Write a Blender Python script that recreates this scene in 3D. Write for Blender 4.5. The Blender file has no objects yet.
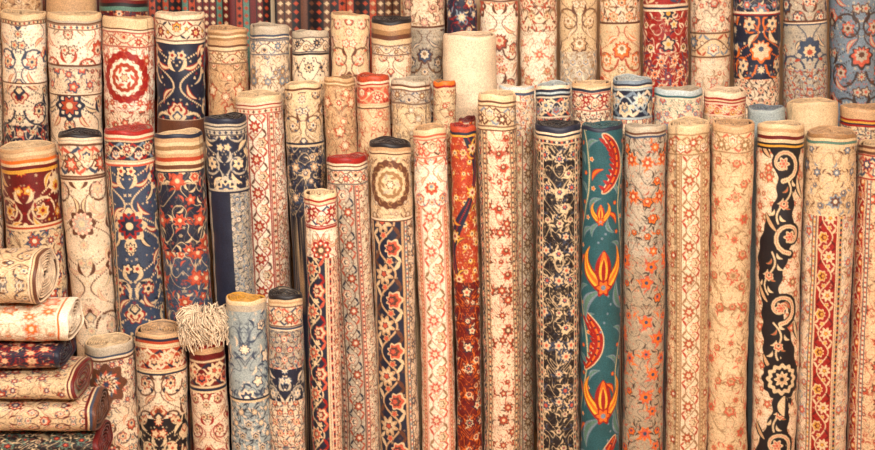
import bpy, math, random
import numpy as np
from mathutils import Vector, Matrix

# ------------------------------------------------------------------ colours
K = dict(cr='E2CAAC', lc='ECDCC4', tn='C09A72', dt='96704A', nv='1D2235', bl='38445A', st='71818F',
         gb='9AA5A5', rd='941A15', dr='601112', sa='C2563E', og='DA6A22', pk='D09C86', ol='7A734A',
         tl='23525A', bk='19151A', gd='CE9638', br='603826', gr='B3A692', iv='F1E5D0', ru='A84024',
         gn='54786A', yl='ECAE38', lb='AEBABC', be='D6BA93', mv='8d5a52', ch='3C2C28', wg='A8967E')
_c = {}
def L(n):
    if n in _c: return _c[n]
    h = K[n]
    v = np.array([int(h[i:i+2], 16)/255 for i in (0, 2, 4)])
    v = np.where(v <= .04045, v/12.92, ((v+.055)/1.055)**2.4)
    _c[n] = v.astype(np.float32)
    return _c[n]
def PAL(s): return [L(x) for x in s.split()]
def hsh(i, j, s):
    a = np.sin(i*127.1+j*311.7+s*74.7)*43758.5453
    return a-np.floor(a)

# ------------------------------------------------------------------ woven-design canvas (coordinates on the cloth)
class Cv:
    def __init__(s, u, v, col): s.u, s.v, s.col = u, v, col
    def sub(s, u0, u1, v0, v1):
        i0, i1 = np.searchsorted(s.u, [u0, u1]); j0, j1 = np.searchsorted(s.v, [v0, v1])
        return Cv(s.u[i0:i1], s.v[j0:j1], s.col[j0:j1, i0:i1])
    def T(s): return Cv(s.v, s.u, s.col.transpose(1, 0, 2))
    def ok(s): return len(s.u) > 0 and len(s.v) > 0
    def win(s, x0, x1, y0, y1):
        c = s.sub(x0-1, x1+1, y0-1, y1+1)
        return c if c.ok() else None
    def fill(s, c): s.col[...] = c
def paint(c, m, col): c.col[...] += (col-c.col)*m[..., None]
def S(x, w=.9): return np.clip(x/w+.5, 0, 1).astype(np.float32)

def flower(c, x, y, R, n, cols, rot=0., lob=.22):
    w = c.win(x-R*1.3, x+R*1.3, y-R*1.3, y+R*1.3)
    if not w: return
    X = w.u[None, :]-x; Y = w.v[:, None]-y
    r = np.hypot(X, Y); t = np.arctan2(Y, X)+rot
    e = R*(1+lob*np.cos(n*t))
    paint(w, S(e-r), cols[0])
    if len(cols) > 1: paint(w, S(e*.72-r), cols[1])
    if len(cols) > 2: paint(w, S(R*.32-r), cols[2])
def leaf(c, x, y, Ln, W, a, col, col2=None, bend=.25):
    w = c.win(x-Ln, x+Ln, y-Ln, y+Ln)
    if not w: return
    X = w.u[None, :]-x; Y = w.v[:, None]-y
    p = X*math.cos(a)+Y*math.sin(a); q = -X*math.sin(a)+Y*math.cos(a)
    q = q+bend*W*(p/Ln*2)**2
    k = 1-(p/Ln*2)**2
    m = S(W/2*np.maximum(k, -1)-np.abs(q))*(k > 0)
    paint(w, m, col)
    if col2 is not None: paint(w, S(W*.25*k-np.abs(q))*(k > .2), col2)
def palm(c, x, y, R, a, cols, n=7):
    w = c.win(x-R*1.2, x+R*1.2, y-R*1.2, y+R*1.2)
    if not w: return
    X = w.u[None, :]-x; Y = w.v[:, None]-y
    r = np.hypot(X, Y); t = np.arctan2(Y, X)-a
    e = R*(.68+.26*np.cos(t)+.1*np.cos(n*t))
    paint(w, S(e-r), cols[0])
    paint(w, S(e*.8-r), cols[1])
    paint(w, S(e*.52-r), cols[2])
    if len(cols) > 3: paint(w, S(e*.26-r), cols[3])
def stroke(c, pts, wd, col):
    pts = np.asarray(pts, float)
    wd = np.broadcast_to(np.asarray(wd, float), (len(pts),))
    for k in range(0, len(pts)-1, 14):
        p = pts[k:k+15]; ww = wd[k:k+15]
        n = len(p); t = np.linspace(0, n-1, max(2, (n-1)*3+1)); i = np.minimum(t.astype(int), n-2); f = (t-i)
        q = p[i]*(1-f[:, None])+p[i+1]*f[:, None]; wq = ww[i]*(1-f)+ww[i+1]*f
        m = wq.max()
        w = c.win(q[:, 0].min()-m, q[:, 0].max()+m, q[:, 1].min()-m, q[:, 1].max()+m)
        if not w: continue
        X = w.u[None, None, :]-q[:, 0][:, None, None]; Y = w.v[None, :, None]-q[:, 1][:, None, None]
        D = (wq[:, None, None]/2-np.sqrt(X*X+Y*Y)).max(0)
        paint(w, S(D), col)
def spiral(c, x, y, R, turns, d, a0, wd, col, leafcol=None):
    t = np.linspace(0, 1, int(14*turns)+4)
    r = R*(1-t*.85); a = a0+d*t*turns*2*math.pi
    pts = np.stack([x+r*np.cos(a), y+r*np.sin(a)], 1)
    stroke(c, pts, wd*(1.15-.6*t), col)
    if leafcol is not None:
        for k in range(2, len(pts)-2, 4):
            dx, dy = pts[k+1]-pts[k]
            an = math.atan2(dy, dx)+.7*d
            leaf(c, pts[k][0]+math.cos(an)*wd, pts[k][1]+math.sin(an)*wd, R*.42, R*.18, an, leafcol)
def speck(c, s, cols, seed, dens=.85, R=.36):
    if not c.ok(): return
    U = np.abs(c.u)[None, :]+c.v[:, None]*0; V = c.v[:, None]+0*c.u[None, :]
    j = np.floor(V/s); U = U+(j % 2)*s*.5; i = np.floor(U/s)
    jx = (hsh(i, j, seed)-.5)*.4; jy = (hsh(i, j, seed+3)-.5)*.4
    X = U/s-i-.5-jx; Y = V/s-j-.5-jy
    r = np.hypot(X, Y); t = np.arctan2(Y, X)
    k = hsh(i, j, seed+7); sz = R*(.6+.6*hsh(i, j, seed+9))
    n = 3+np.floor(hsh(i, j, seed+5)*3)
    e = sz*(1+.35*np.cos(n*t+6*k))
    m = S((e-r)*s)*(hsh(i, j, seed+11) < dens)
    ci = np.floor(k*len(cols)*.999).astype(int)
    carr = np.array(cols, dtype=np.float32)[ci]
    c.col[...] += (carr-c.col)*m[..., None]
def contour(c, s, col, seed, w=.11, warp=.35):
    U = np.abs(c.u)[None, :]/s+0*c.v[:, None]; V = c.v[:, None]/s+0*c.u[None, :]
    a = U+warp*np.sin(V*1.9+seed); b = V+warp*np.sin(U*2.3+seed*2)
    f = np.sin(a*3.1)+np.sin(b*2.7)+.5*np.sin(a*5.3+b*4.1+seed)
    paint(c, S((w*3-np.abs(f))*s*.25), col)
def dk(g): return .45 if g.mean() < .12 else 1.

# ------------------------------------------------------------------ zones
def z_vine(c, p, seed, period=None):
    g, l, A, B, C = p
    if not c.ok(): return
    c.fill(g)
    v0, v1 = c.v[0], c.v[-1]; h = v1-v0; m = (v0+v1)/2
    if h < 3: return
    P = period or h*1.9
    U = c.u[None, :]; V = c.v[:, None]
    if h > 11: speck(c, max(2.8, h*.14), [l*.5+g*.5, B*.6+g*.4, g], seed, .5*dk(g), .27)
    am = h*.24; ph = (seed*1.3) % (2*math.pi)
    q = V-m-am*np.sin(2*np.pi*U/P+ph)
    sl = np.sqrt(1+(am*2*np.pi/P*np.cos(2*np.pi*U/P+ph))**2)
    paint(c, S(max(.5, h*.026)-np.abs(q)/sl), l)
    k0 = int(math.floor((c.u[0])/P))-1; k1 = int(c.u[-1]/P)+3
    for k in range(k0, k1):
        for hh in (0, 1):
            x = (k+.25+.5*hh)*P-ph*P/(2*math.pi); sg = 1 if hh == 0 else -1
            y = m-sg*am*.45
            for s2 in (-1, 1):
                leaf(c, x+s2*P*.16, m+sg*h*.3, h*.36, h*.11, s2*sg*.6, B if s2 > 0 else A)
                leaf(c, x+s2*P*.2, m-sg*h*.33, h*.28, h*.09, -s2*sg*.8, A if s2 > 0 else B)
                flower(c, x+s2*P*.25, m-sg*h*.08*s2, h*.09, 5, [l, C])
            if (hh+int(seed)) % 2: flower(c, x, y, h*.24, 8, [l, A, C], .3)
            else: palm(c, x, y, h*.33, -sg*math.pi/2, [A, C, B, l])
            if h > 16: flower(c, x, y, h*.09, 5, [g, C])
    e = max(.7, h*.035)
    paint(c, (S(e-np.abs(V-v0-e))+S(e-np.abs(V-v1+e)))*np.ones_like(U), l)
def z_guard(c, p, seed):
    g, l, A, B, C = p
    if not c.ok(): return
    c.fill(g)
    v0, v1 = c.v[0], c.v[-1]; h = max(v1-v0, 1); m = (v0+v1)/2
    U = c.u[None, :]; V = c.v[:, None]
    P = h*1.1; k = np.floor(U/P); x = (U/P-k-.5)*P
    d = np.abs(x)+np.abs(V-m)
    colr = np.where((k % 2 == 0)[..., None], A, B)*np.ones((len(c.v), 1, 1))
    mm = S(h*.34-d)
    c.col[...] += (colr-c.col)*mm[..., None]
    paint(c, (S(.6-np.abs(V-v0-.4))+S(.6-np.abs(V-v1+.4)))*np.ones_like(U), l)
def z_stripes(c, cols):
    if not c.ok(): return
    v0, v1 = c.v[0], c.v[-1]+.01
    i = np.clip(((c.v-v0)/(v1-v0)*len(cols)).astype(int), 0, len(cols)-1)
    c.col[...] = np.array(cols)[i][:, None, :]
def z_herati(c, p, seed, s=15):
    g, l, A, B, C = p
    if not c.ok(): return
    s = s*.95
    c.fill(g)
    contour(c, s*.5, l, seed, .07*dk(g))
    speck(c, max(2.8, s*.24), [l*.6+g*.4, B, A, g], seed, .6*dk(g), .32)
    dj = s*.9
    for j in range(int(c.v[0]/dj)-1, int(c.v[-1]/dj)+2):
        for i in range(int(c.u[0]/s)-1, int(c.u[-1]/s)+2):
            x = (i+(.5 if j % 2 else 0))*s; y = j*dj
            r = random.Random(int(abs(x)*100)*7919+j*131+int(seed*10)).random()
            sg = 1 if x >= 0 else -1
            y += (r-.5)*s*.3
            R = s*(.22+.14*r)
            for a in range(4):
                an = a*math.pi/2+.78+(r-.5)*sg
                leaf(c, x+math.cos(an)*s*.42, y+math.sin(an)*s*.38, s*.42, s*.12, an+.5*sg, l if a % 2 else B)
            if r < .4: flower(c, x, y, R, 6 if r < .2 else 8, [A, C, B], r*3)
            elif r < .7: palm(c, x, y, R*1.3, math.pi/2*(1 if r < .55 else -1), [B, A, C, l])
            else: flower(c, x, y, R*.8, 5, [B, g, A], r*9)
def z_floral(c, p, seed, s=18):
    """open ground, winding stems, clear blossoms"""
    g, l, A, B, C = p
    if not c.ok(): return
    s = s*.94
    c.fill(g)
    speck(c, max(2.7, s*.19), [l*.6+g*.4, B*.6+g*.4, A*.5+g*.5], seed+2, .55*dk(g), .3)
    contour(c, s*.34, l*.4*dk(g)+g*(1-.4*dk(g)), seed+1, .035, .5)
    contour(c, s*.62, l, seed, .035, .5)
    for j in range(int(c.v[0]/s)-1, int(c.v[-1]/s)+2):
        for i in range(-7, 8):
            x = (abs(i)+(.5 if j % 2 else 0))*s
            if i < 0 and x == 0: continue
            rr = random.Random(abs(i)*7919+j*131+int(seed*10))
            r = rr.random(); x += (rr.random()-.5)*s*.5*(x > 0); y = (j+(rr.random()-.5)*.5)*s
            sg = 1 if i >= 0 else -1
            X = x*sg; R = s*(.18+.22*rr.random())
            if X < c.u[0]-s or X > c.u[-1]+s: continue
            for a in range(4):
                an = r*6+a*1.6
                if sg < 0: an = math.pi-an
                leaf(c, X+math.cos(an)*s*.42, y+math.sin(an)*s*.42, s*.42, s*.1, an+.7*sg, [l, B, A, l][a], None, .9*sg)
            if r < .45: flower(c, X, y, R, rr.choice([5, 6, 8]), [B, A, C], r*9)
            elif r < .8: palm(c, X, y, R*1.25, math.pi/2+(r-.6)*5*sg, [l, A, B, C])
            else: flower(c, X, y, R, 7, [A, B, C], r*9)
def z_scroll(c, p, seed, s=22):
    g, l, A, B, C = p
    if not c.ok(): return
    c.fill(g)
    speck(c, max(2.9, s*.13), [l*.6+g*.4, B*.7+g*.3, C, A*.5+g*.5], seed, .6*dk(g), .28)
    dy = s*1.4; W = s*2.4; lw = max(1.0, s*.055)
    for j in range(int(c.v[0]/dy)-1, int(c.v[-1]/dy)+2):
        rj = random.Random(int(seed*31)+j*17); mode = rj.randrange(3); q = .85+.35*rj.random(); dd = rj.choice([-1, 1])
        off = rj.random()*.3
        for i in range(int(c.u[0]/W)-1, int(c.u[-1]/W)+2):
            x = (i+(.5 if j % 2 else 0))*W; y = j*dy
            for sg in (-1, 1):
                t = np.linspace(0, 1, 12)
                stroke(c, np.stack([x+sg*s*(.15+.95*np.sin(t*math.pi*(.8+off))), y+dy*t], 1), lw, l)
                if mode != 1:
                    spiral(c, x+sg*s*.62*q, y+s*(.3+off), s*.48*q, 1.3, sg*dd, math.pi/2*(1+sg), lw*1.4, l, B)
                    flower(c, x+sg*s*.62*q, y+s*(.3+off), s*.2, 6, [A, C, B], .4)
                else:
                    for a in (.3, 1.0, 1.7):
                        leaf(c, x+sg*math.cos(a)*s*.75, y+math.sin(a)*s*.6*dd, s*.6, s*.17, a*sg*dd if sg > 0 else math.pi-a*dd, [A, B, l][int(a*1.4) % 3], C, .7*sg)
                leaf(c, x+sg*s*.4, y-s*.42, s*.6, s*.16, sg*(.5+off*2), A, C, .8*sg)
                flower(c, x+sg*s*1.05, y-s*(.35-off), s*.17, 5, [B, C, A])
                leaf(c, x+sg*s*.95, y+s*.1, s*.5, s*.13, 1.2*sg, l, None, .9)
            if mode == 0: palm(c, x, y-s*.1, s*.46*q, -math.pi/2*dd, [l, A, C, B], 9)
            elif mode == 1:
                flower(c, x, y, s*.46*q, 8, [l, g], 0, .12); flower(c, x, y, s*.33*q, 8, [A, B, C], .4)
            else: palm(c, x, y, s*.4, math.pi/2*dd, [A, C, A, l], 5); palm(c, x, y+s*.3*dd, s*.26, -math.pi/2*dd, [l, B, C], 5)
            flower(c, x, y+s*.68, s*.16, 8, [B, C, A])
def z_lattice(c, p, seed, s=14):
    g, l, A, B, C = p
    if not c.ok(): return
    c.fill(g)
    speck(c, 3.4, [l, B], seed, .4, .26)
    U = c.u[None, :]/s; V = c.v[:, None]/(s*1.35)
    f = np.cos(np.pi*U)+np.cos(np.pi*V)+.18*np.cos(3*np.pi*(U+V))
    paint(c, S((.14-np.abs(f))*s*.33), l)
    for j in range(int(c.v[0]/(s*1.35))-1, int(c.v[-1]/(s*1.35))+2):
        for i in range(int(c.u[0]/s)-1, int(c.u[-1]/s)+2):
            if (i+j) % 2 == 0:
                flower(c, i*s, j*s*1.35, s*.36, 8, [A if (i+j//2) % 2 else B, C, A], .2)
            else:
                flower(c, i*s, j*s*1.35, s*.2, 4, [B, A])
def z_med(c, p, seed, s=30):
    g, l, A, B, C = p
    z_floral(c, p, seed, max(9, s*.5))
    dy = s*2.6
    v0 = c.v[0] if c.ok() else 0
    for j in range(0, 12):
        for i in (-1, 0, 1):
            x = i*s*3.4; y = v0+s*1.15+j*dy
            flower(c, x, y, s, 8, [l, g], 0, .12)
            flower(c, x, y, s*.82, 16, [l, g], .4, .06)
            for a in range(16):
                leaf(c, x+math.cos(a*.3927)*s*.58, y+math.sin(a*.3927)*s*.58, s*.34, s*.12, a*.3927+.5, A if a % 2 else B)
            flower(c, x, y, s*.4, 12, [l, C, A], 0, .2)
            flower(c, x, y, s*.2, 6, [B, A])
            leaf(c, x, y+s*1.3, s*.6, s*.34, math.pi/2, A, C)
def z_round(c, p, seed, s=26):
    """concentric ring medallion with curling sprays"""
    g, l, A, B, C = p
    z_floral(c, p, seed, 15)
    v0 = c.v[0] if c.ok() else 0
    for j in range(0, 6):
        for i in (-1, 0, 1):
            x = i*s*3.2; y = v0+s*1.1+j*s*2.5
            flower(c, x, y, s*.98, 18, [l, g], 0, .03)
            for a in range(12):
                an = a*.5236
                spiral(c, x+math.cos(an)*s*.74, y+math.sin(an)*s*.74, s*.14, 1, 1, an, 1.1, A)
            flower(c, x, y, s*.55, 14, [A, g], 0, .04)
            for a in range(6):
                leaf(c, x+math.cos(a*1.047)*s*.32, y+math.sin(a*1.047)*s*.32, s*.34, s*.13, a*1.047+.8, A if a % 2 else B)
            flower(c, x, y, s*.16, 6, [l, C])
def z_tulip(c, p, seed, s=0):
    g, l, A, B, C = p     # teal, steel, red, orange, cream
    c.fill(g)
    st, gn, be, nv, yl = L('st'), L('gn'), L('be'), L('nv'), L('yl')
    Y = np.linspace(-10, 380, 120)
    for ox, phs in ((-25, 0), (27, 2.2), (72, .4), (-72, 1.)):
        X = ox+9*np.sin(Y/30.+phs)
        stroke(c, np.stack([X, Y], 1), 3.6, gn); stroke(c, np.stack([X, Y], 1), 1.2, be)
        for q, y in enumerate(range(-4, 380, 15)):
            x = ox+9*math.sin(y/30.+phs); sg = 1 if q % 2 else -1
            leaf(c, x+sg*7, y+4, 18, 5.5, .8*sg+1.57, st if q % 3 else A, gn if q % 3 else B, .8*sg)
            flower(c, x-sg*5, y+6, 2.2, 5, [A if q % 2 else be, B])
    for (x0, y0, d) in [(10, 36, 1), (-9, 222, 1), (8, 356, -1), (-48, 150, 1), (48, 160, -1)]:
        t = np.linspace(-1, 1, 34)
        P = np.stack([x0+d*(6-17*t*t), y0+30*t], 1)
        wd = 9*np.sqrt(np.maximum(1-t*t, 0))+1
        stroke(c, P, wd+2., be); stroke(c, P, wd, A)
        for q in range(3, 31, 3):
            leaf(c, P[q][0]-6*d, P[q][1]+1, 10, 3.6, (math.pi+.8) if d > 0 else -.8, A, None)
        stroke(c, P, wd*.22, B)
        for q in range(4, 31, 4): flower(c, P[q][0], P[q][1], 1.2, 4, [nv])
    for (x0, y0, sc) in [(1, 156, 1.2), (2, 293, 1.2), (-54, 220, 1), (54, 220, 1), (-3, 92, .55)]:
        stroke(c, [(x0, y0), (x0+9, y0+22*sc), (x0-2, y0+46*sc)], 2.4, st)
        for d in (-1, 1):
            leaf(c, x0+15*d*sc, y0+19*sc, 32*sc, 9*sc, 1.05*d, st, gn, .9*d)
        # cup of the tulip: two outer petals sweeping out, inner petals
        t = np.linspace(0, 1, 16)
        for colr, ws, k in ((A, 11, 1.), (yl, 7.5, 1.), (B, 3, .96)):
            for d in (-1, 1):
                X = x0+d*sc*(2+15*np.sin(t*2.3)); Yp = y0+6*sc-34*sc*t
                stroke(c, np.stack([X, Yp], 1), ws*sc*np.maximum(1-t**2.2, .06), colr)
        leaf(c, x0, y0-9*sc, 34*sc, 15*sc, -1.57, A, B, 0)
        leaf(c, x0, y0-7*sc, 24*sc, 8*sc, -1.57, yl, A, 0)
        flower(c, x0, y0+7*sc, 7*sc, 6, [A, B, st])
def z_black(c, p, seed, s=0):
    g, l, A, B, C = p
    bk, be, ol, tn = L('bk'), L('be'), L('ol'), L('tn')
    z_floral(c, p, seed, 14)
    V = c.v[:, None]; U = c.u[None, :]
    ctr = -5+9*np.sin(V/36.+.3)
    wid = 14+4*np.sin(V/18.+1)+1.2*np.sin(V/3.)
    paint(c, S(wid-np.abs(U-ctr)), bk)
    for k, y in enumerate(range(38, 400, 74)):
        d = 1 if k % 2 else -1
        x = 3+4*d
        spiral(c, x, y, 18, 1.25, d, 1.57, 8.5, bk, bk)
        spiral(c, x, y, 17, 1.2, d, 1.57, 4.2, C)
        spiral(c, x, y, 17, 1.2, d, 1.57, 1.2, A)
        flower(c, x, y, 5.5, 6, [C, A, ol]); flower(c, x, y, 2.5, 5, [be, A])
        t = np.linspace(0, 1, 16)
        P = np.stack([-5+9*np.sin((y+16+44*t)/36.+.3)+5*np.sin(t*6), y+16+44*t], 1)
        stroke(c, P, 1.9, C)
        for q in range(1, 15, 2):
            sg = 1 if q % 4 == 1 else -1
            leaf(c, P[q][0]+5*sg, P[q][1]+2, 9, 3, 1.57-.8*sg, be if q % 3 else ol, A if q % 3 == 0 else None, .8*sg)
        palm(c, P[8][0], P[8][1], 6.5, 1.57, [C, A, be, bk])
        leaf(c, x+19, y+26, 26, 8, 1.2, bk, be); leaf(c, x-21, y-14, 24, 8, 1.0, bk, tn)
    flower(c, 2, 262, 22, 12, [bk], 0, .05); flower(c, 2, 262, 16, 12, [be, bk], 0, .08)
    flower(c, 2, 262, 7, 8, [be, tn, bk])
    leaf(c, 2, 291, 24, 16, 1.57, bk, be)
def z_swirl(c, p, seed, s=40):
    g, l, A, B, C = p
    z_floral(c, (g, B, A, C, l), seed, 13)
    t = np.linspace(0, 1, 60)
    for k in (-1, 0, 1):
        X = k*44+15*np.sin(t*12+k); Y = t*330
        stroke(c, np.stack([X, Y], 1), 8+3*np.sin(t*25), l); stroke(c, np.stack([X, Y], 1), 1.6, B)
        for q in range(2, 58, 3):
            leaf(c, X[q]+6*(-1)**q, Y[q]+3, 13, 4, .9*(-1)**q+1.57, B if q % 2 else l, A, .8)
        for q in range(4, 58, 8): flower(c, X[q], Y[q], 5.5, 8, [A, C, B])
def z_kilim(c, p, seed, s=9):
    g, l, A, B, C = p
    U = c.u[None, :]; V = c.v[:, None]
    i = np.floor(U/s); cols = np.array([g, A, l, C, B, g, l, A], dtype=np.float32)
    k = (hsh(i, 0*i, seed)*7.99).astype(int)
    c.col[...] = cols[k]*np.ones((len(c.v), 1, 1))
    x = (U/s-i-.5)*s
    y = ((V/(s*1.1)) % 1-.5)*s*1.1
    k2 = cols[(k+3) % 8]*np.ones((len(c.v), 1, 1))
    m = S(s*.33-(np.abs(x)+np.abs(y)))
    c.col[...] += (k2-c.col)*m[..., None]
    paint(c, S(.6-np.abs(np.abs(x)-s*.5))*np.ones((len(c.v), 1)), L('bk'))

def zone(c, z, seed):
    if not c.ok(): return
    t = z[0]; a = z[2]
    ex = z[3] if len(z) > 3 else None
    if t == 'p': c.fill(L(a)); speck(c, 3.1, [L(a)*.82, L(a)*1.08], seed, .5, .3)
    elif t == 's': z_stripes(c, PAL(a))
    elif t == 'S': z_stripes(c.T(), PAL(a))
    elif t == 'b': z_vine(c, PAL(a), seed, ex)
    elif t == 'B': z_vine(c.T(), PAL(a), seed, ex)
    elif t == 'g': z_guard(c, PAL(a), seed)
    elif t == 'G': z_guard(c.T(), PAL(a), seed)
    elif t == 'v':
        zone(c, ex, seed)
        for q, (u0, u1, zz) in enumerate(a):
            zone(c.sub(u0, u1, -1e4, 1e4), zz, seed+q+1)
    else:
        f = dict(h=z_herati, f=z_floral, c=z_scroll, l=z_lattice, m=z_med, o=z_round, t=z_tulip, x=z_black, w=z_swirl, k=z_kilim)[t]
        if ex: f(c, PAL(a), seed, ex)
        else: f(c, PAL(a), seed)
def design(c, zones, seed):
    v = 0.
    for q, z in enumerate(zones):
        h = z[1] if z[1] else 1e4
        zone(c.sub(-1e4, 1e4, v, v+h), z, seed*1.0+q)
        v += h

# ------------------------------------------------------------------ material
def pile_material():
    m = bpy.data.materials.new('rug_pile'); m.use_nodes = True
    nt = m.node_tree; N = nt.nodes; Lk = nt.links
    b = N['Principled BSDF']
    at = N.new('ShaderNodeAttribute'); at.attribute_name = 'dye'
    tc = N.new('ShaderNodeTexCoord')
    n1 = N.new('ShaderNodeTexNoise'); n1.inputs['Scale'].default_value = 230; n1.inputs['Detail'].default_value = 2
    n2 = N.new('ShaderNodeTexNoise'); n2.inputs['Scale'].default_value = 9; n2.inputs['Detail'].default_value = 3
    Lk.new(tc.outputs['Object'], n1.inputs['Vector']); Lk.new(tc.outputs['Object'], n2.inputs['Vector'])
    r1 = N.new('ShaderNodeMapRange'); r1.inputs[1].default_value = .25; r1.inputs[2].default_value = .75; r1.inputs[3].default_value = .64; r1.inputs[4].default_value = 1.32
    r2 = N.new('ShaderNodeMapRange'); r2.inputs[1].default_value = .25; r2.inputs[2].default_value = .75; r2.inputs[3].default_value = .84; r2.inputs[4].default_value = 1.12
    Lk.new(n1.outputs['Fac'], r1.inputs[0]); Lk.new(n2.outputs['Fac'], r2.inputs[0])
    mu = N.new('ShaderNodeMath'); mu.operation = 'MULTIPLY'
    Lk.new(r1.outputs[0], mu.inputs[0]); Lk.new(r2.outputs[0], mu.inputs[1])
    vm = N.new('ShaderNodeVectorMath'); vm.operation = 'SCALE'
    Lk.new(at.outputs['Color'], vm.inputs[0]); Lk.new(mu.outputs[0], vm.inputs['Scale'])
    Lk.new(vm.outputs[0], b.inputs['Base Color'])
    b.inputs['Roughness'].default_value = .5
    b.inputs['Specular IOR Level'].default_value = .38
    b.inputs['Sheen Weight'].default_value = .1
    b.inputs['Sheen Roughness'].default_value = .35
    bp = N.new('ShaderNodeBump'); bp.inputs['Strength'].default_value = .35; bp.inputs['Distance'].default_value = .002
    Lk.new(n1.outputs['Fac'], bp.inputs['Height']); Lk.new(bp.outputs[0], b.inputs['Normal'])
    return m
MAT = pile_material()
def simple_mat(name, c1, c2, scale, rough=.8):
    m = bpy.data.materials.new(name); m.use_nodes = True
    nt = m.node_tree; N = nt.nodes; b = N['Principled BSDF']
    tc = N.new('ShaderNodeTexCoord'); n = N.new('ShaderNodeTexNoise'); n.inputs['Scale'].default_value = scale; n.inputs['Detail'].default_value = 5
    r = N.new('ShaderNodeValToRGB')
    r.color_ramp.elements[0].color = (*L(c1), 1); r.color_ramp.elements[1].color = (*L(c2), 1)
    nt.links.new(tc.outputs['Object'], n.inputs['Vector']); nt.links.new(n.outputs['Fac'], r.inputs[0])
    nt.links.new(r.outputs[0], b.inputs['Base Color']); b.inputs['Roughness'].default_value = rough
    return m

# ------------------------------------------------------------------ mesh helpers
def mesh_from(name, V, F, C, smooth=True):
    me = bpy.data.meshes.new(name)
    V = np.ascontiguousarray(V, dtype=np.float32); F = np.ascontiguousarray(F, dtype=np.int32)
    me.vertices.add(len(V)); me.vertices.foreach_set('co', V.ravel())
    me.loops.add(F.size); me.loops.foreach_set('vertex_index', F.ravel())
    me.polygons.add(len(F)); me.polygons.foreach_set('loop_start', np.arange(0, F.size, 4, dtype=np.int32))
    me.polygons.foreach_set('use_smooth', np.full(len(F), smooth))
    at = me.attributes.new('dye', 'FLOAT_COLOR', 'POINT')
    C4 = np.ones((len(V), 4), dtype=np.float32); C4[:, :3] = C
    at.data.foreach_set('color', C4.ravel())
    me.update(calc_edges=True); me.validate()
    me.materials.append(MAT)
    ob = bpy.data.objects.new(name, me)
    bpy.context.scene.collection.objects.link(ob)
    return ob

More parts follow.
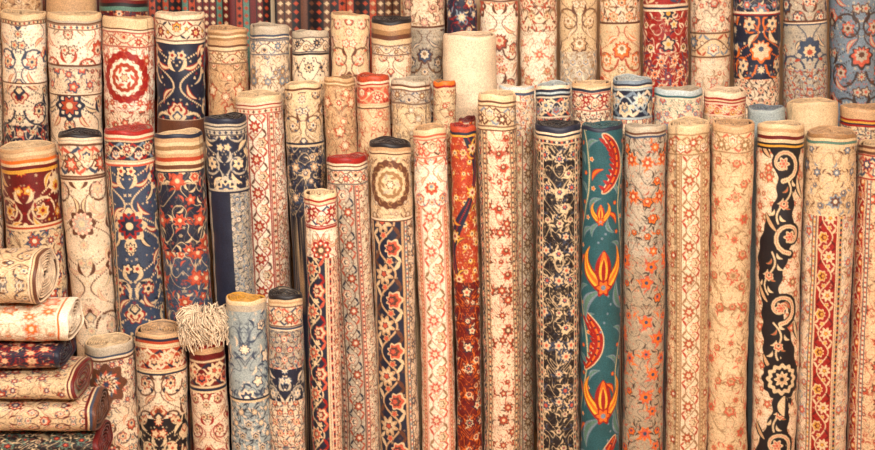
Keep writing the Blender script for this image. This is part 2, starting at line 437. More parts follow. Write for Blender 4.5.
def tube(name, a, b, Lm, pu, vis, zones, cap, seed, power=1., step=.66):
    """rolled rug: axis +Z, base at 0, patterned skin, spiral rolled end on top. a,b radii (m)"""
    rs = random.Random(seed)
    R = a if power == 1. else (a+b)/2
    Rp = R/pu
    half = math.pi*Rp
    fr = half*.6
    uf = np.arange(-fr, fr, step)
    ub = np.linspace(fr, 2*half-fr, 14)[:-1]
    u = np.concatenate([uf, ub])
    hpx = Lm/pu
    vis = min(vis, hpx-1)
    v = np.concatenate([np.arange(0, vis, step*1.05), np.linspace(vis, hpx, 9)])
    col = np.zeros((len(v), len(u), 3), dtype=np.float32)
    design(Cv(u, v, col), zones, seed)
    th = u/Rp
    fl = rs.uniform(.62, 1.4)*math.pi
    if power == 1. and rs.random() < .3: fl = rs.choice([-1, 1])*rs.uniform(.24, .42)*math.pi
    frac = ((th-fl) % (2*math.pi))/(2*math.pi)
    vm = v*pu
    q1, q2 = rs.random()*6, rs.random()*6
    fall = np.exp(-vm/.12)[:, None]
    shp = 1+.014*np.sin(2*th+q1)[None]+.008*np.sin(3*th+q2)[None]-.045*(1-frac)[None]+fall*(.018*np.sin(2*th+q2)+.012*np.sin(4*th+q1))[None]
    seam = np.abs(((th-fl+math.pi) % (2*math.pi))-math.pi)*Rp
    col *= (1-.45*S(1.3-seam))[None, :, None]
    lip = np.where(v < 3, -.004*(1-v/3)**2, 0)
    p1, p2 = rs.random()*6, rs.random()*6
    wob = .0018*np.sin(vm[:, None]*8+2*th[None]+p1)+.0011*np.sin(vm[:, None]*27+3*th[None]+p2)+.0007*np.sin(vm[:, None]*63-2*th[None]+p1)
    s, co = np.sin(th), np.cos(th)
    if power != 1.:
        s = np.sign(s)*np.abs(s)**power; co = np.sign(co)*np.abs(co)**power
    e0 = rs.uniform(.001, .006)
    edgef = lambda q: e0*np.sin(q+p2)+.0035*np.sin(2*q+p1)+.002*np.sin(5*q+p2)
    edge = edgef(th)
    z = Lm-vm[:, None]+edge[None]*np.clip(1-vm[:, None]/.25, 0, 1)
    bow = rs.uniform(-.009, .009)
    zc = np.clip((Lm-vm)/Lm, 0, 1)[:, None]
    bw = bow*np.sin(np.pi*zc)+bow*.5*np.sin(2*np.pi*zc)
    ra = a*shp+lip[:, None]+wob-.002; rb = b*shp+lip[:, None]+wob-.002
    X = ra*s[None]+bw; Y = -rb*co[None]
    nv, nu = len(v), len(u)
    Vs = [np.stack([X, Y, np.broadcast_to(z, X.shape)], -1).reshape(-1, 3)]
    Cs = [col.reshape(-1, 3)]
    idx = np.arange(nv*nu).reshape(nv, nu); nx = np.roll(idx, -1, 1)
    Fs = [np.stack([idx[:-1], idx[1:], nx[1:], nx[:-1]], -1).reshape(-1, 4)]
    base = nv*nu
    cc = PAL(cap)
    def ring(f, off, dz, c_):
        nonlocal base
        k = np.stack([X[0]*f, Y[0]*f, z[0]+dz], -1)
        r = np.maximum(np.hypot(k[:, 0], k[:, 1]), 1e-5); k[:, 0] *= np.maximum(r-off, .001)/r; k[:, 1] *= np.maximum(r-off, .001)/r
        Vs.append(k); Cs.append(np.tile(c_, (nu, 1))); ids = np.arange(base, base+nu); base += nu
        return ids
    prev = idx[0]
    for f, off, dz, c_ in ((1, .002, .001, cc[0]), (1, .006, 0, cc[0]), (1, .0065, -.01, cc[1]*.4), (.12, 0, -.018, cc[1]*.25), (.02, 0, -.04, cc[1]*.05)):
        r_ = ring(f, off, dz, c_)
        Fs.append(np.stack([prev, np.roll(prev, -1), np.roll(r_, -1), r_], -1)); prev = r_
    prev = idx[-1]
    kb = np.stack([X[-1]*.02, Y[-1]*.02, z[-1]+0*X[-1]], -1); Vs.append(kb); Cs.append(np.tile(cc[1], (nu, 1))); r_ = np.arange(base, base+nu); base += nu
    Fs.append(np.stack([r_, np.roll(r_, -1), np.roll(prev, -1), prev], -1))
    # spiral wraps
    turns = max(3, int((min(a, b)-.02)/.0105)); n = turns*34
    t = np.linspace(0, 1, n)
    ang = fl+t*turns*2*math.pi
    ins = .012+.045*min(a, b)
    f0 = 1-(ins/min(a, b))-t*(1-.16-ins/min(a, b))
    th2 = .0066
    ss, c2 = np.sin(ang), np.cos(ang)
    if power != 1.:
        ss = np.sign(ss)*np.abs(ss)**power; c2 = np.sign(c2)*np.abs(c2)**power
    xo, yo = a*f0*ss, -b*f0*c2
    rr = np.hypot(xo, yo); xi, yi = xo*(1-th2/rr), yo*(1-th2/rr)
    zt = Lm-.0015+.002*np.sin(ang*1.7)+edgef(ang)*.8-.003*t*rs.random()
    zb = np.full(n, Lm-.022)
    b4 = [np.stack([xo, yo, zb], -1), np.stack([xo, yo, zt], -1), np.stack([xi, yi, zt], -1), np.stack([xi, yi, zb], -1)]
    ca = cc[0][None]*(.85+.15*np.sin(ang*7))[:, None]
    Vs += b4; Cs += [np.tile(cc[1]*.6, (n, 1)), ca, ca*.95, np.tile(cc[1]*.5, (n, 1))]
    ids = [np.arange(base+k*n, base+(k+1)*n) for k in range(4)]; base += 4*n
    for k in range(3):
        A_, B_ = ids[k], ids[k+1]
        Fs.append(np.stack([A_[:-1], A_[1:], B_[1:], B_[:-1]], -1))
    return mesh_from(name, np.concatenate(Vs), np.concatenate(Fs), np.concatenate(Cs))

# ------------------------------------------------------------------ camera geometry
F = 1500.; PITCH = math.radians(13); CZ = 1.15+6*math.tan(PITCH); CY = -6.
def unproj(x, y, Y):
    a = (x-437.5)/F; b = -(y-225)/F
    d = (a, math.cos(PITCH)+b*math.sin(PITCH), -math.sin(PITCH)+b*math.cos(PITCH))
    t = (Y-CY)/d[1]
    return d[0]*t, CZ+d[2]*t, t
ROWY = dict(D=-.25, C=0., B=.235, A=.48, Z=.74)
SP = []
def R(row, xl, xr, yt, bl, br, yb, cap, zones, fringe=False):
    SP.append(dict(row=row, xl=xl, xr=xr, yt=yt, bl=bl, br=br, yb=yb, cap=cap, z=zones, fringe=fringe))

# ---- top-left row
R('A', -50, -1, 14, -45, 3, 140, 'cr dt', [('p', 4, 'cr'), ('b', 26, 'cr br rd nv gd'), ('c', None, 'cr br sa nv be', 22)])
R('A', 0, 47, 12, 3, 49, 140, 'be dt', [('p', 5, 'be'), ('g', 5, 'be br nv rd cr'), ('c', 58, 'lc bl sa bl be', 27), ('s', 3, 'br cr'), ('c', 40, 'cr nv rd nv be', 30), ('h', None, 'nv cr be sa tn', 14)])
R('A', 47, 101, 13, 49, 103, 130, 'be dt', [('p', 5, 'be'), ('s', 4, 'gr br'), ('g', 6, 'cr br sa bl be'), ('c', 34, 'lc ru sa br cr', 28), ('s', 4, 'br gr'), ('f', 24, 'cr br sa bl be', 15), ('s', 3, 'cr br'), ('c', None, 'cr nv nv ru be', 32)])
R('A', 102, 155, 17, 104, 158, 130, 'tn br', [('p', 8, 'be'), ('s', 5, 'be br cr'), ('b', 16, 'cr rd ru sa be'), ('o', 62, 'lc rd ru sa be', 26), ('f', None, 'cr rd sa br be', 14)])
R('A', 155, 205, 13, 157, 206, 135, 'cr br', [('p', 4, 'cr'), ('b', 22, 'cr br rd nv gd'), ('s', 4, 'cr nv'), ('c', 74, 'nv be rd bl be', 33), ('b', None, 'cr br rd nv gd')])
R('A', 206, 248, 28, 208, 250, 120, 'tn br', [('s', 20, 'tn dt be dt tn tn br be'), ('b', 14, 'be br dt ru cr'), ('f', None, 'tn br be ru cr', 17)])
R('A', 249, 290, 25, 250, 291, 110, 'gr br', [('p', 8, 'gr'), ('s', 5, 'bl cr bl'), ('b', 16, 'cr bl st br be'), ('f', None, 'cr br st dt be', 15)])
R('A', 291, 329, 31, 292, 330, 100, 'gr bk', [('p', 5, 'gr'), ('b', 16, 'cr nv nv cr tn', 22), ('s', 4, 'bk cr'), ('l', None, 'cr nv nv tn be', 13)])
R('A', 330, 370, 14, 330, 371, 100, 'tn br', [('p', 4, 'be'), ('c', None, 'be br pk sa cr', 24)])
R('A', 371, 412, 18, 371, 412, 100, 'bk br', [('p', 4, 'bk'), ('s', 20, 'tn dt br be'), ('b', 12, 'cr br dt st be'), ('c', None, 'cr br gr ru be', 20)])
R('A', 442, 496, 34, 444, 495, 130, 'cr tn', [('p', None, 'cr')])
# ---- far row
R('Z', -6, 42, -14, -4, 44, 60, 'be dt', [('p', 10, 'be'), ('h', None, 'tn br dt be cr', 15)])
R('Z', 46, 96, -8, 48, 98, 60, 'tn br', [('p', 20, 'tn'), ('h', None, 'tn br dt be cr', 15)])
R('Z', 99, 148, -12, 100, 150, 60, 'bk br', [('s', 22, 'bk br tn dr bk gn'), ('h', None, 'dr tn og nv cr', 15)])
R('Z', 403, 445, -14, 405, 446, 100, 'gr br', [('p', 8, 'gr'), ('f', 30, 'cr dt pk br be', 16), ('s', 4, 'br gr'), ('c', None, 'gr br bl dt cr', 24)])
R('Z', 446, 477, -20, 446, 477, 60, 'br bk', [('f', None, 'nv rd be st cr', 17)])
R('Z', 479, 518, -30, 480, 518, 110, 'cr br', [('b', 30, 'cr br sa rd be'), ('c', None, 'lc br ru sa be', 25)])
R('Z', 519, 557, -30, 520, 557, 110, 'cr br', [('h', 60, 'cr br dt ru be', 18), ('f', None, 'lc dt tn sa be', 15)])
R('Z', 559, 597, -30, 559, 597, 110, 'cr br', [('c', 80, 'be br tn dt cr', 26), ('h', None, 'gr dt st cr be', 15)])
R('Z', 599, 640, -30, 599, 640, 110, 'cr br', [('h', 50, 'cr br og dt be', 18), ('s', 4, 'br be'), ('c', None, 'be ru og dt cr', 28)])
R('Z', 642, 688, -30, 642, 688, 110, 'cr br', [('b', 35, 'rd cr be bl gd'), ('s', 4, 'nv cr'), ('f', 42, 'rd cr be nv gd', 20), ('h', None, 'rd be cr bl og', 15)])
R('Z', 690, 731, -30, 690, 731, 110, 'cr br', [('f', 60, 'cr br sa gr be', 16), ('b', 26, 'be br st ru cr'), ('f', None, 'cr dt sa gr be', 15)])
R('Z', 733, 780, -30, 733, 780, 130, 'cr br', [('f', 40, 'nv be sa st cr', 19), ('s', 5, 'cr rd nv'), ('c', 62, 'nv og be bl be', 28), ('h', None, 'cr br sa nv be', 14)])
R('Z', 782, 827, -30, 782, 827, 130, 'cr br', [('c', 48, 'gr br bl sa cr', 24), ('s', 5, 'br cr bl'), ('c', 44, 'gr bl bl ru be', 30), ('h', None, 'gr br st ru be', 14)])
R('Z', 829, 880, -30, 829, 880, 130, 'cr br', [('c', None, 'st ch sa br gr', 30)])
R('Z', 882, 930, -30, 882, 930, 130, 'cr br', [('h', None, 'cr nv sa br gb', 18)])
# ---- second row
R('B', 234, 283, 94, 249, 291, 285, 'be br', [('p', 5, 'be'), ('s', 6, 'cr rd cr'), ('g', 6, 'cr rd sa br be'), ('v', None, [(-12, 12, ('B', 0, 'lc rd ru br be', 34)), (-19, -13, ('G', 0, 'cr rd sa br be')), (12, 18, ('G', 0, 'cr rd sa br be'))], ('h', 0, 'lc ru sa br be', 12))])
R('B', 284, 322, 83, 290, 328, 190, 'be nv', [('p', 4, 'be'), ('s', 4, 'br be'), ('c', 50, 'be br dt bl cr', 22), ('s', 4, 'nv be'), ('f', None, 'nv be tn bl cr', 15)])
R('B', 323, 355, 77, 327, 358, 150, 'dt br', [('p', 3, 'tn'), ('s', 6, 'dt be dt'), ('f', None, 'tn br be ru cr', 14)])
R('B', 356, 390, 75, 358, 391, 150, 'ru rd', [('p', 5, 'ru'), ('s', 4, 'cr rd'), ('b', 20, 'sa be rd tn cr'), ('s', 3, 'be br'), ('f', None, 'be ru sa tn cr', 14)])
R('B', 391, 431, 79, 392, 431, 150, 'gr br', [('p', 4, 'gr'), ('s', 4, 'br cr'), ('b', 15, 'gr br dt bl cr'), ('f', None, 'be br gr dt cr', 14)])
R('B', 432, 457, 81, 432, 457, 150, 'dt rd', [('p', 4, 'og'), ('s', 4, 'rd be'), ('f', None, 'be br ru dt cr', 12)])
R('B', 458, 476, 118, 458, 476, 150, 'dr rd', [('p', 2, 'dr'), ('h', None, 'rd be cr og tn', 12)])
R('B', 499, 534, 86, 500, 535, 450, 'lc tn', [('s', 8, 'lb cr bl'), ('h', 40, 'cr dt st ru be', 13), ('v', None, [(4, 24, ('B', 0, 'cr br dt sa be', 24))], ('f', 0, 'be dt dt sa cr', 14))])
R('B', 535, 571, 84, 535, 571, 150, 'lb nv', [('p', 3, 'cr'), ('s', 7, 'nv lb nv'), ('b', 22, 'nv cr be sa st', 22), ('h', None, 'nv cr be sa st', 12)])
R('B', 572, 611, 82, 572, 611, 150, 'be br', [('s', 7, 'tn be nv'), ('b', 20, 'cr rd rd nv be', 20), ('h', None, 'cr br rd nv be', 12)])
R('B', 612, 653, 78, 612, 653, 150, 'lb nv', [('p', 3, 'st'), ('s', 4, 'nv cr'), ('b', 32, 'nv lb cr st be', 34), ('h', None, 'cr br sa bl be', 12)])
R('B', 654, 702, 88, 654, 702, 150, 'gr tn', [('p', 5, 'lb'), ('s', 4, 'tl cr'), ('f', None, 'cr gn sa st gr', 14)])
R('B', 703, 746, 90, 703, 746, 150, 'cr br', [('p', 5, 'cr'), ('s', 5, 'rd be rd'), ('b', 14, 'sa cr be rd gd', 16), ('h', None, 'be br sa gr cr', 12)])
R('B', 747, 785, 107, 747, 785, 150, 'st br', [('p', None, 'gb')])
R('B', 787, 838, 101, 787, 838, 150, 'be tn', [('p', None, 'be')])
R('B', 840, 884, 106, 840, 884, 150, 'tn br', [('p', 10, 'tn'), ('s', 8, 'rd gd nv rd'), ('h', None, 'be br rd bl cr', 13)])
R('B', 886, 930, 100, 886, 930, 150, 'tn br', [('p', 10, 'tn'), ('h', None, 'be br rd bl cr', 13)])
# ---- main front row
R('C', -62, -3, 140, -50, 7, 310, 'be tn', [('p', 6, 'be'), ('c', None, 'cr br sa bl be', 20)])
R('C', -2, 56, 145, 14, 69, 310, 'be dt', [('p', 4, 'tn'), ('s', 20, 'be tn og be dr gd'), ('c', 52, 'dr be be rd gd', 32), ('s', 6, 'be ru be'), ('f', None, 'be br ru bl cr', 20)])
R('C', 57, 102, 132, 75, 118, 335, 'bk nv', [('p', 3, 'bk'), ('s', 6, 'cr gr cr'), ('b', 34, 'cr br sa bl be', 34), ('s', 4, 'br cr'), ('c', None, 'cr br pk gr be', 32)])
R('C', 103, 153, 128, 119, 165, 330, 'rd cr', [('p', 4, 'rd'), ('s', 5, 'cr sa'), ('b', 22, 'nv be rd st cr', 24), ('s', 4, 'cr sa'), ('v', None, [(-38, -18, ('B', 0, 'ch be sa st cr', 36))], ('c', 0, 'bl be rd nv be', 34))])
R('C', 154, 203, 132, 167, 210, 305, 'be br', [('p', 4, 'nv'), ('s', 30, 'tn be dt be tn ru be br'), ('s', 4, 'be nv'), ('f', 80, 'nv be sa ru be', 24), ('f', None, 'bl be sa ru be', 22)])
R('C', 204, 246, 116, 214, 252, 290, 'bk nv', [('p', 5, 'nv'), ('s', 6, 'gr nv gr'), ('g', 6, 'gr nv nv bl cr'), ('c', 54, 'nv gr be bl be', 26), ('s', 4, 'gr nv'), ('v', None, [(-22, 4, ('p', 0, 'nv')), (-24, -21, ('S', 0, 'gr gr'))], ('h', 0, 'gr nv bl st cr', 12))])
R('C', 326, 367, 156, 347, 381, 450, 'rd be', [('p', 5, 'rd'), ('s', 6, 'cr br cr'), ('b', 16, 'cr nv sa br be', 22), ('v', None, [(-13, 9, ('B', 0, 'gr br ru nv cr', 34)), (-20, -14, ('G', 0, 'cr rd sa nv be')), (9, 14, ('G', 0, 'cr rd sa nv be'))], ('h', 0, 'cr br rd gr be', 12))])
R('C', 368, 411, 141, 382, 418, 450, 'bk br', [('p', 4, 'bk'), ('p', 3, 'tn'), ('s', 6, 'be br be'), ('o', 62, 'be br dt gr cr', 25), ('s', 4, 'cr br'), ('v', None, [(-26, 13, ('B', 0, 'nv tn be br sa', 54)), (13, 18, ('G', 0, 'cr nv sa st be')), (-34, -27, ('G', 0, 'cr nv sa st be'))], ('f', 0, 'cr br dt bl be', 15))])
R('C', 412, 448, 127, 420, 451, 450, 'tn br', [('p', 5, 'be'), ('s', 4, 'sa be'), ('b', 20, 'cr sa sa br be', 24), ('c', 50, 'lc sa ru st be', 21), ('v', None, [(-13, 13, ('B', 0, 'lc pk sa dt be', 36)), (-18, -13, ('G', 0, 'be sa sa dt cr')), (13, 18, ('G', 0, 'be sa sa dt cr'))], ('h', 0, 'cr pk sa dt be', 12))])
R('C', 449, 476, 125, 453, 482, 450, 'rd br', [('p', 5, 'ru'), ('s', 5, 'nv gd'), ('w', 150, 'ru nv gd rd be', 36), ('f', None, 'dr og be nv sa', 15)])
R('C', 477, 517, 93, 484, 517, 450, 'be br', [('p', 6, 'be'), ('s', 4, 'br be'), ('b', 22, 'be br br st cr', 26), ('s', 4, 'be br'), ('v', None, [(-12, 12, ('f', 0, 'cr ru ru br be', 15)), (-18, -13, ('G', 0, 'be br ru nv cr')), (13, 18, ('G', 0, 'be br ru nv cr')), (-34, -19, ('B', 0, 'nv be sa tn cr', 26))], ('h', 0, 'be br sa nv cr', 12))])
R('C', 535, 580, 123, 538, 579, 450, 'bk nv', [('p', 4, 'nv'), ('s', 8, 'nv cr nv be'), ('g', 6, 'nv be sa cr be'), ('v', None, [(-18, 18, ('f', 0, 'bk be be bl sa', 17)), (-23, -18, ('G', 0, 'nv be sa cr be')), (18, 23, ('G', 0, 'nv be sa cr be'))], ('f', 0, 'bk be tn ru cr', 12))])
R('C', 581, 623, 124, 580, 620, 450, 'tl bk', [('p', 4, 'nv'), ('t', None, 'tl st rd og cr')])
R('C', 624, 666, 125, 621, 662, 450, 'gr br', [('p', 5, 'gr'), ('s', 6, 'br gr bl'), ('f', 120, 'gr ch og ru be', 19), ('f', None, 'wg ch og sa bl', 21)])
R('C', 667, 711, 122, 664, 706, 450, 'be tn', [('p', 8, 'be'), ('b', 22, 'be dt ru dt lc', 26), ('v', None, [(-12, 12, ('B', 0, 'cr dt ru dt be', 34)), (-17, -12, ('G', 0, 'be dt dt dt lc')), (12, 17, ('G', 0, 'be dt dt dt lc'))], ('f', 0, 'be dt ru dt lc', 13))])
R('C', 712, 754, 122, 708, 748, 450, 'tn br', [('p', 6, 'tn'), ('b', 22, 'be dt dt sa cr', 26), ('f', None, 'be dt sa tn dt', 20)])
R('C', 757, 804, 123, 750, 793, 450, 'be nv', [('s', 18, 'be tn be dr be'), ('s', 6, 'bk gd bk'), ('x', None, 'cr tn sa dt be')])
R('C', 806, 857, 131, 799, 842, 450, 'tn br', [('p', 4, 'dt'), ('s', 8, 'be gn be'), ('f', 70, 'be dt st br cr', 19), ('v', None, [(-24, -19, ('G', 0, 'be nv sa gd cr')), (-19, 5, ('B', 0, 'rd be be dr gd', 40)), (5, 10, ('G', 0, 'nv be gd sa cr'))], ('f', 0, 'cr dt sa gb be', 17))])
R('C', 858, 903, 143, 848, 890, 450, 'be br', [('s', 8, 'br tn br'), ('b', 26, 'be rd bl sa cr', 26), ('v', None, [(-34, -20, ('B', 0, 'rd be sa cr gd', 28)), (-19, -14, ('G', 0, 'cr nv rd sa be'))], ('f', 0, 'be ru sa br cr', 15))])
R('C', 905, 950, 135, 893, 935, 450, 'be br', [('p', 8, 'tn'), ('h', None, 'be rd sa br cr', 15)])
# ---- short rolls in front
R('D', 84, 134, 340, 96, 140, 450, 'be dt', [('p', 9, 'gr'), ('s', 6, 'bl cr br'), ('m', 48, 'cr br bl sa be', 20), ('c', None, 'cr br sa bl be', 20)])
R('D', 135, 185, 328, 143, 189, 450, 'tn bk', [('p', 4, 'tn'), ('s', 8, 'nv ru be'), ('b', 26, 'ru be cr nv be', 26), ('s', 4, 'be nv'), ('c', 46, 'cr br ru nv be', 28), ('c', None, 'bk be be ru be', 26)])
R('D', 187, 224, 326, 191, 227, 450, 'dr br', [('s', 30, 'dr dr rd tn dr'), ('b', 30, 'dr be be nv sa', 28), ('s', 5, 'nv be'), ('c', None, 'cr rd rd br be', 22)], True)
R('D', 225, 266, 297, 231, 268, 450, 'gd bk', [('p', 4, 'be'), ('p', 6, 'gr'), ('f', 90, 'gb bl cr bl lc', 28), ('s', 4, 'nv be'), ('h', None, 'gb nv bl cr be', 15)])
R('D', 267, 303, 292, 271, 307, 450, 'bk be', [('p', 4, 'bk'), ('s', 6, 'be tn be'), ('b', 22, 'cr br sa bl be', 24), ('s', 4, 'bl cr'), ('h', 40, 'gr br sa bl cr', 13), ('c', 34, 'nv gr gr st cr', 22), ('h', None, 'cr bl sa br be', 13)])
R('D', 304, 337, 192, 312, 344, 450, 'be br', [('p', 4, 'be'), ('s', 4, 'rd be'), ('b', 24, 'lc rd rd bl be', 24), ('s', 4, 'rd cr'), ('c', 28, 'lc rd sa br be', 20), ('v', None, [(-24, 6, ('B', 0, 'nv be sa rd be', 44)), (7, 12, ('G', 0, 'rd cr be nv gd'))], ('h', 0, 'cr rd sa br be', 12))])

# ------------------------------------------------------------------ solve placement in metres
for s in SP:
    Y = ROWY[s['row']]
    xt, zt, t = unproj((s['xl']+s['xr'])/2, s['yt'], Y)
    xb, zb, tb = unproj((s['bl']+s['br'])/2, s['yb'], Y)
    s['pu'] = t/F; s['r'] = (s['xr']-s['xl'])/2*s['pu']*1.02
    k = zt/(zt-zb)
    s['xt'] = xt; s['zt'] = zt; s['x0'] = xt+(xb-xt)*k
for row in ROWY:
    rr = sorted([s for s in SP if s['row'] == row], key=lambda q: q['xt'])
    for it in range(4):
        for p, q in zip(rr, rr[1:]):
            zc = min(p['zt'], q['zt'])
            px = p['x0']+(p['xt']-p['x0'])*zc/p['zt']; qx = q['x0']+(q['xt']-q['x0'])*zc/q['zt']
            o = p['r']+q['r']-(qx-px)
            if o > 0: p['r'] -= o*.5+.0001; q['r'] -= o*.5+.0001
    for it in range(60):
        for p, q in zip(rr, rr[1:]):
            o = p['r']+q['r']-(q['x0']-p['x0'])
            if o > 0: p['x0'] -= o*.5; q['x0'] += o*.5

def fringe_on(parent, r, Lm, seed):
    rs = random.Random(seed); Vs = []; Fs = []; Cs = []; base = 0
    for k in range(440):
        a = rs.gauss(-.5, 1.1) if k % 3 else rs.uniform(0, 2*math.pi)
        rad0 = r*rs.uniform(.05, .75)
        drop = rs.uniform(.03, .095)+(.02 if -1.8 < a < -.3 else 0); out = r+rs.uniform(.005, .036)
        hi = rs.uniform(.03, .085); curl = rs.uniform(-.9, .9); ww_ = rs.uniform(.3, 1.5)
        pts = []
        for t in np.linspace(0, 1, 9):
            if t < .5:
                q = t/.5; rad = rad0+(out-rad0)*q; z = Lm-.004+hi*math.sin(q*math.pi*.75)+.004*(1-q)
            else:
                q = (t-.5)/.5; rad = out+.009*math.sin(q*4*ww_+k); z = Lm-.004+hi*math.sin(math.pi*.75)-drop*q
            aa = a+curl*t*.6+.12*math.sin(t*9*ww_+k)
            pts.append(Vector((rad*math.sin(aa), -rad*math.cos(aa), z)))
        w = rs.uniform(.0014, .0026); sh = .75+.45*rs.random()
        for i, p in enumerate(pts):
            d = (pts[min(i+1, 8)]-pts[max(i-1, 0)]).normalized()
            s1 = d.cross(Vector((0, 0, 1)) if abs(d.z) < .9 else Vector((1, 0, 0))).normalized(); s2 = d.cross(s1)
            for m in range(4):
                q = p+(s1*math.cos(m*math.pi/2)+s2*math.sin(m*math.pi/2))*w
                Vs.append(q[:]); Cs.append(L('cr')*sh)
        for i in range(8):
            for m in range(4):
                Fs.append((base+i*4+m, base+i*4+(m+1) % 4, base+i*4+4+(m+1) % 4, base+i*4+4+m))
        base += 36
    o = mesh_from('fringe', np.array(Vs), np.array(Fs), np.array(Cs)); o.parent = parent
    return o

for n, s in enumerate(SP):
    dx = s['xt']-s['x0']; dz = s['zt']; tilt = math.atan2(dx, dz)
    lift = s['r']*abs(math.sin(tilt))+.001
    Lm = math.hypot(dx, dz)-lift
    vis = (s['yb']-s['yt'])+28 if s['yb'] < 449 else (s['yb']-s['yt'])*1.06+10
    ob = tube('rolled_rug', s['r'], s['r'], Lm, s['pu'], vis, s['z'], s['cap'], n+1)
    ob.location = (s['x0'], ROWY[s['row']], lift); ob.rotation_euler = (0, tilt, 0)
    if s['fringe']: fringe_on(ob, s['r'], Lm, 5)

# ------------------------------------------------------------------ pile of folded rugs, lower left
YS = -.56
stack = [(44, 258, 310, 'cr br', [('p', 3, 'br'), ('s', 5, 'be br cr'), ('c', None, 'be br dt bl cr', 24)]),
         (70, 310, 347, 'lc tn', [('p', 6, 'iv'), ('s', 6, 'iv og lc'), ('f', None, 'lc tn pk og cr', 20)]),
         (60, 347, 374, 'nv dr', [('p', 4, 'nv'), ('f', None, 'nv rd sa be tn', 15)]),
         (76, 374, 403, 'dr be', [('p', 3, 'dr'), ('s', 6, 'be dr be'), ('f', None, 'be br ru bl cr', 16)]),
         (93, 403, 437, 'br nv', [('p', 3, 'br'), ('s', 8, 'bl be dr'), ('c', None, 'be dr sa bl cr', 19)]),
         (94, 437, 470, 'dr bk', [('p', 5, 'dr'), ('f', None, 'bk be dr gn sa', 16)])]
zs = [unproj(0, q, YS-.13)[1] for q in (258, 310, 347, 374, 403, 437, 470)]
nb = max(1, round(zs[-1]/.13)); hb = zs[-1]/nb
items = []
for k, (xr, y0, y1, cap, zz) in enumerate(stack):
    items.append((xr, zs[k+1], zs[k], cap, zz))
for k in range(nb):
    items.append((92-6*(k % 2), zs[-1]-(k+1)*hb, zs[-1]-k*hb, 'dr be', [('p', 4, 'dr'), ('h', None, 'be br rd bl cr', 14)]))
for k, (xr, z0, z1, cap, zz) in enumerate(items):
    X1, _, t = unproj(xr, 350, YS-.1)
    pu = t/F; a = (z1-z0)/2+.0005; b = .155-.004*(k % 3); Lm = .62
    ob = tube('folded_rug', a, b, Lm, pu, Lm/pu-5, zz, cap, 300+k, power=.72, step=.9)
    ob.rotation_euler = (0, math.pi/2, 0)
    ob.location = (X1-Lm, YS, (z0+z1)/2)

# ------------------------------------------------------------------ hanging kilims on the back wall
def hanging(name, x0, x1, ztop_, zbot, Y, zones, seed):
    pu = .0045; w = (x1-x0)/pu; h = (ztop_-zbot)/pu
    u = np.arange(-w/2, w/2, 1.); v = np.concatenate([np.arange(0, h*.5, 1.1), np.linspace(h*.5, h, 12)])
    col = np.zeros((len(v), len(u), 3), np.float32); design(Cv(u, v, col), zones, seed)
    X = (x0+x1)/2+u[None]*pu+0*v[:, None]; Z = ztop_-v[:, None]*pu+0*u[None]
    Yy = Y+.012*np.sin(X*28)+.004*np.sin(X*61+1)
    nv, nu = X.shape
    Vf = np.stack([X, Yy, Z], -1).reshape(-1, 3); Vb = Vf+np.array([0, .008, 0])
    idx = np.arange(nv*nu).reshape(nv, nu); N0 = nv*nu
    Ff = np.stack([idx[:-1, :-1], idx[1:, :-1], idx[1:, 1:], idx[:-1, 1:]], -1).reshape(-1, 4)
    Fb = Ff[:, ::-1]+N0
    per = np.concatenate([idx[0, :-1], idx[:-1, -1], idx[-1, :0:-1], idx[:0:-1, 0]])
    pn = np.roll(per, -1)
    Fe = np.stack([per, pn, pn+N0, per+N0], -1)
    return mesh_from(name, np.concatenate([Vf, Vb]), np.concatenate([Ff, Fb, Fe]), np.concatenate([col.reshape(-1, 3)]*2))
BW = 1.12
hanging('hanging_kilim', -1.42, -.78, 2.62, .9, BW-.05, [('k', None, 'dr bk ru gn be', 7)], 3)
hanging('hanging_kilim', -.76, .12, 2.62, .9, BW-.05, [('k', None, 'br bk ru tn be', 8)], 5)
hanging('hanging_kilim', -2.3, -1.44, 2.62, .9, BW-.05, [('k', None, 'tn br dr nv be', 9)], 8)

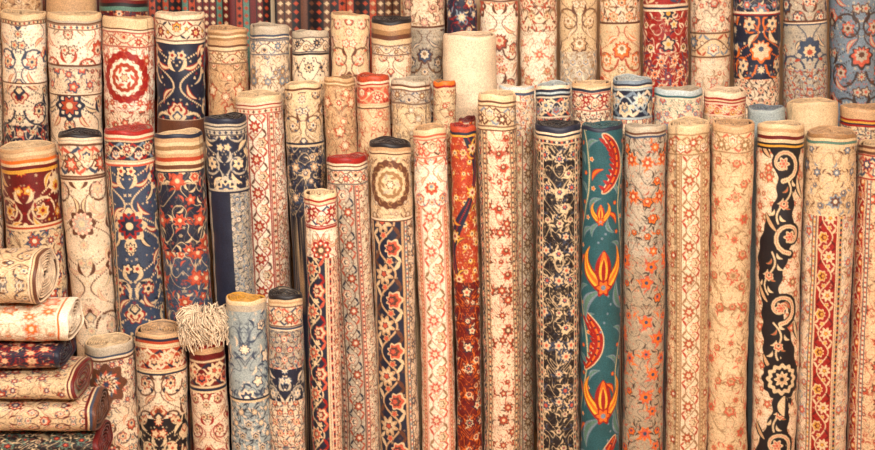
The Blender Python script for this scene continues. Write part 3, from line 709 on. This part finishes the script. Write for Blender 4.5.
# ------------------------------------------------------------------ room shell
def box(name, x0, x1, y0, y1, z0, z1, mat):
    v = [(x, y, z) for x in (x0, x1) for y in (y0, y1) for z in (z0, z1)]
    f = [(0, 1, 3, 2), (4, 6, 7, 5), (0, 4, 5, 1), (2, 3, 7, 6), (0, 2, 6, 4), (1, 5, 7, 3)]
    me = bpy.data.meshes.new(name); me.from_pydata(v, [], f); me.materials.append(mat)
    o = bpy.data.objects.new(name, me); bpy.context.scene.collection.objects.link(o); return o
wm = simple_mat('plaster', 'be', 'cr', 6); fm = simple_mat('floor_stone', 'dt', 'tn', 4, .6)
box('floor', -4, 4, -8, BW, -.1, 0, fm)
box('wall_back', -4, 4, BW, BW+.1, 0, 3.6, wm)
box('wall_left', -4.1, -4, -8, BW+.1, 0, 3.6, wm)
box('wall_right', 4, 4.1, -8, BW+.1, 0, 3.6, wm)
box('ceiling', -4.1, 4.1, -8, BW+.1, 3.6, 3.7, wm)

# ------------------------------------------------------------------ light
def area(name, loc, target, sx, sy, e, col):
    l = bpy.data.lights.new(name, 'AREA'); l.shape = 'RECTANGLE'; l.size = sx; l.size_y = sy; l.energy = e; l.color = col
    o = bpy.data.objects.new(name, l); bpy.context.scene.collection.objects.link(o); o.location = loc
    o.rotation_euler = (Vector(target)-Vector(loc)).to_track_quat('-Z', 'Y').to_euler(); return o
area('shop_ceiling_light', (-.8, -2.4, 3.5), (-.3, .2, 1.3), 2.0, .4, 112, (1, .91, .8))
area('shop_ceiling_light', (.9, -4.6, 3.4), (.2, 0, .9), 1.8, .5, 285, (1, .93, .84))
w = bpy.data.worlds.new('World'); bpy.context.scene.world = w; w.use_nodes = True
w.node_tree.nodes['Background'].inputs[0].default_value = (1, .94, .87, 1)
w.node_tree.nodes['Background'].inputs[1].default_value = .28

cam = bpy.data.cameras.new('camera'); co = bpy.data.objects.new('camera', cam); bpy.context.scene.collection.objects.link(co)
cam.sensor_width = 36; cam.lens = 36*F/875
co.location = (0, CY, CZ); co.rotation_euler = (math.pi/2-PITCH, 0, 0)
bpy.context.scene.camera = co
bpy.context.scene.view_settings.view_transform = 'Standard'
print('verts', sum(len(o.data.vertices) for o in bpy.data.objects if o.type == 'MESH'))
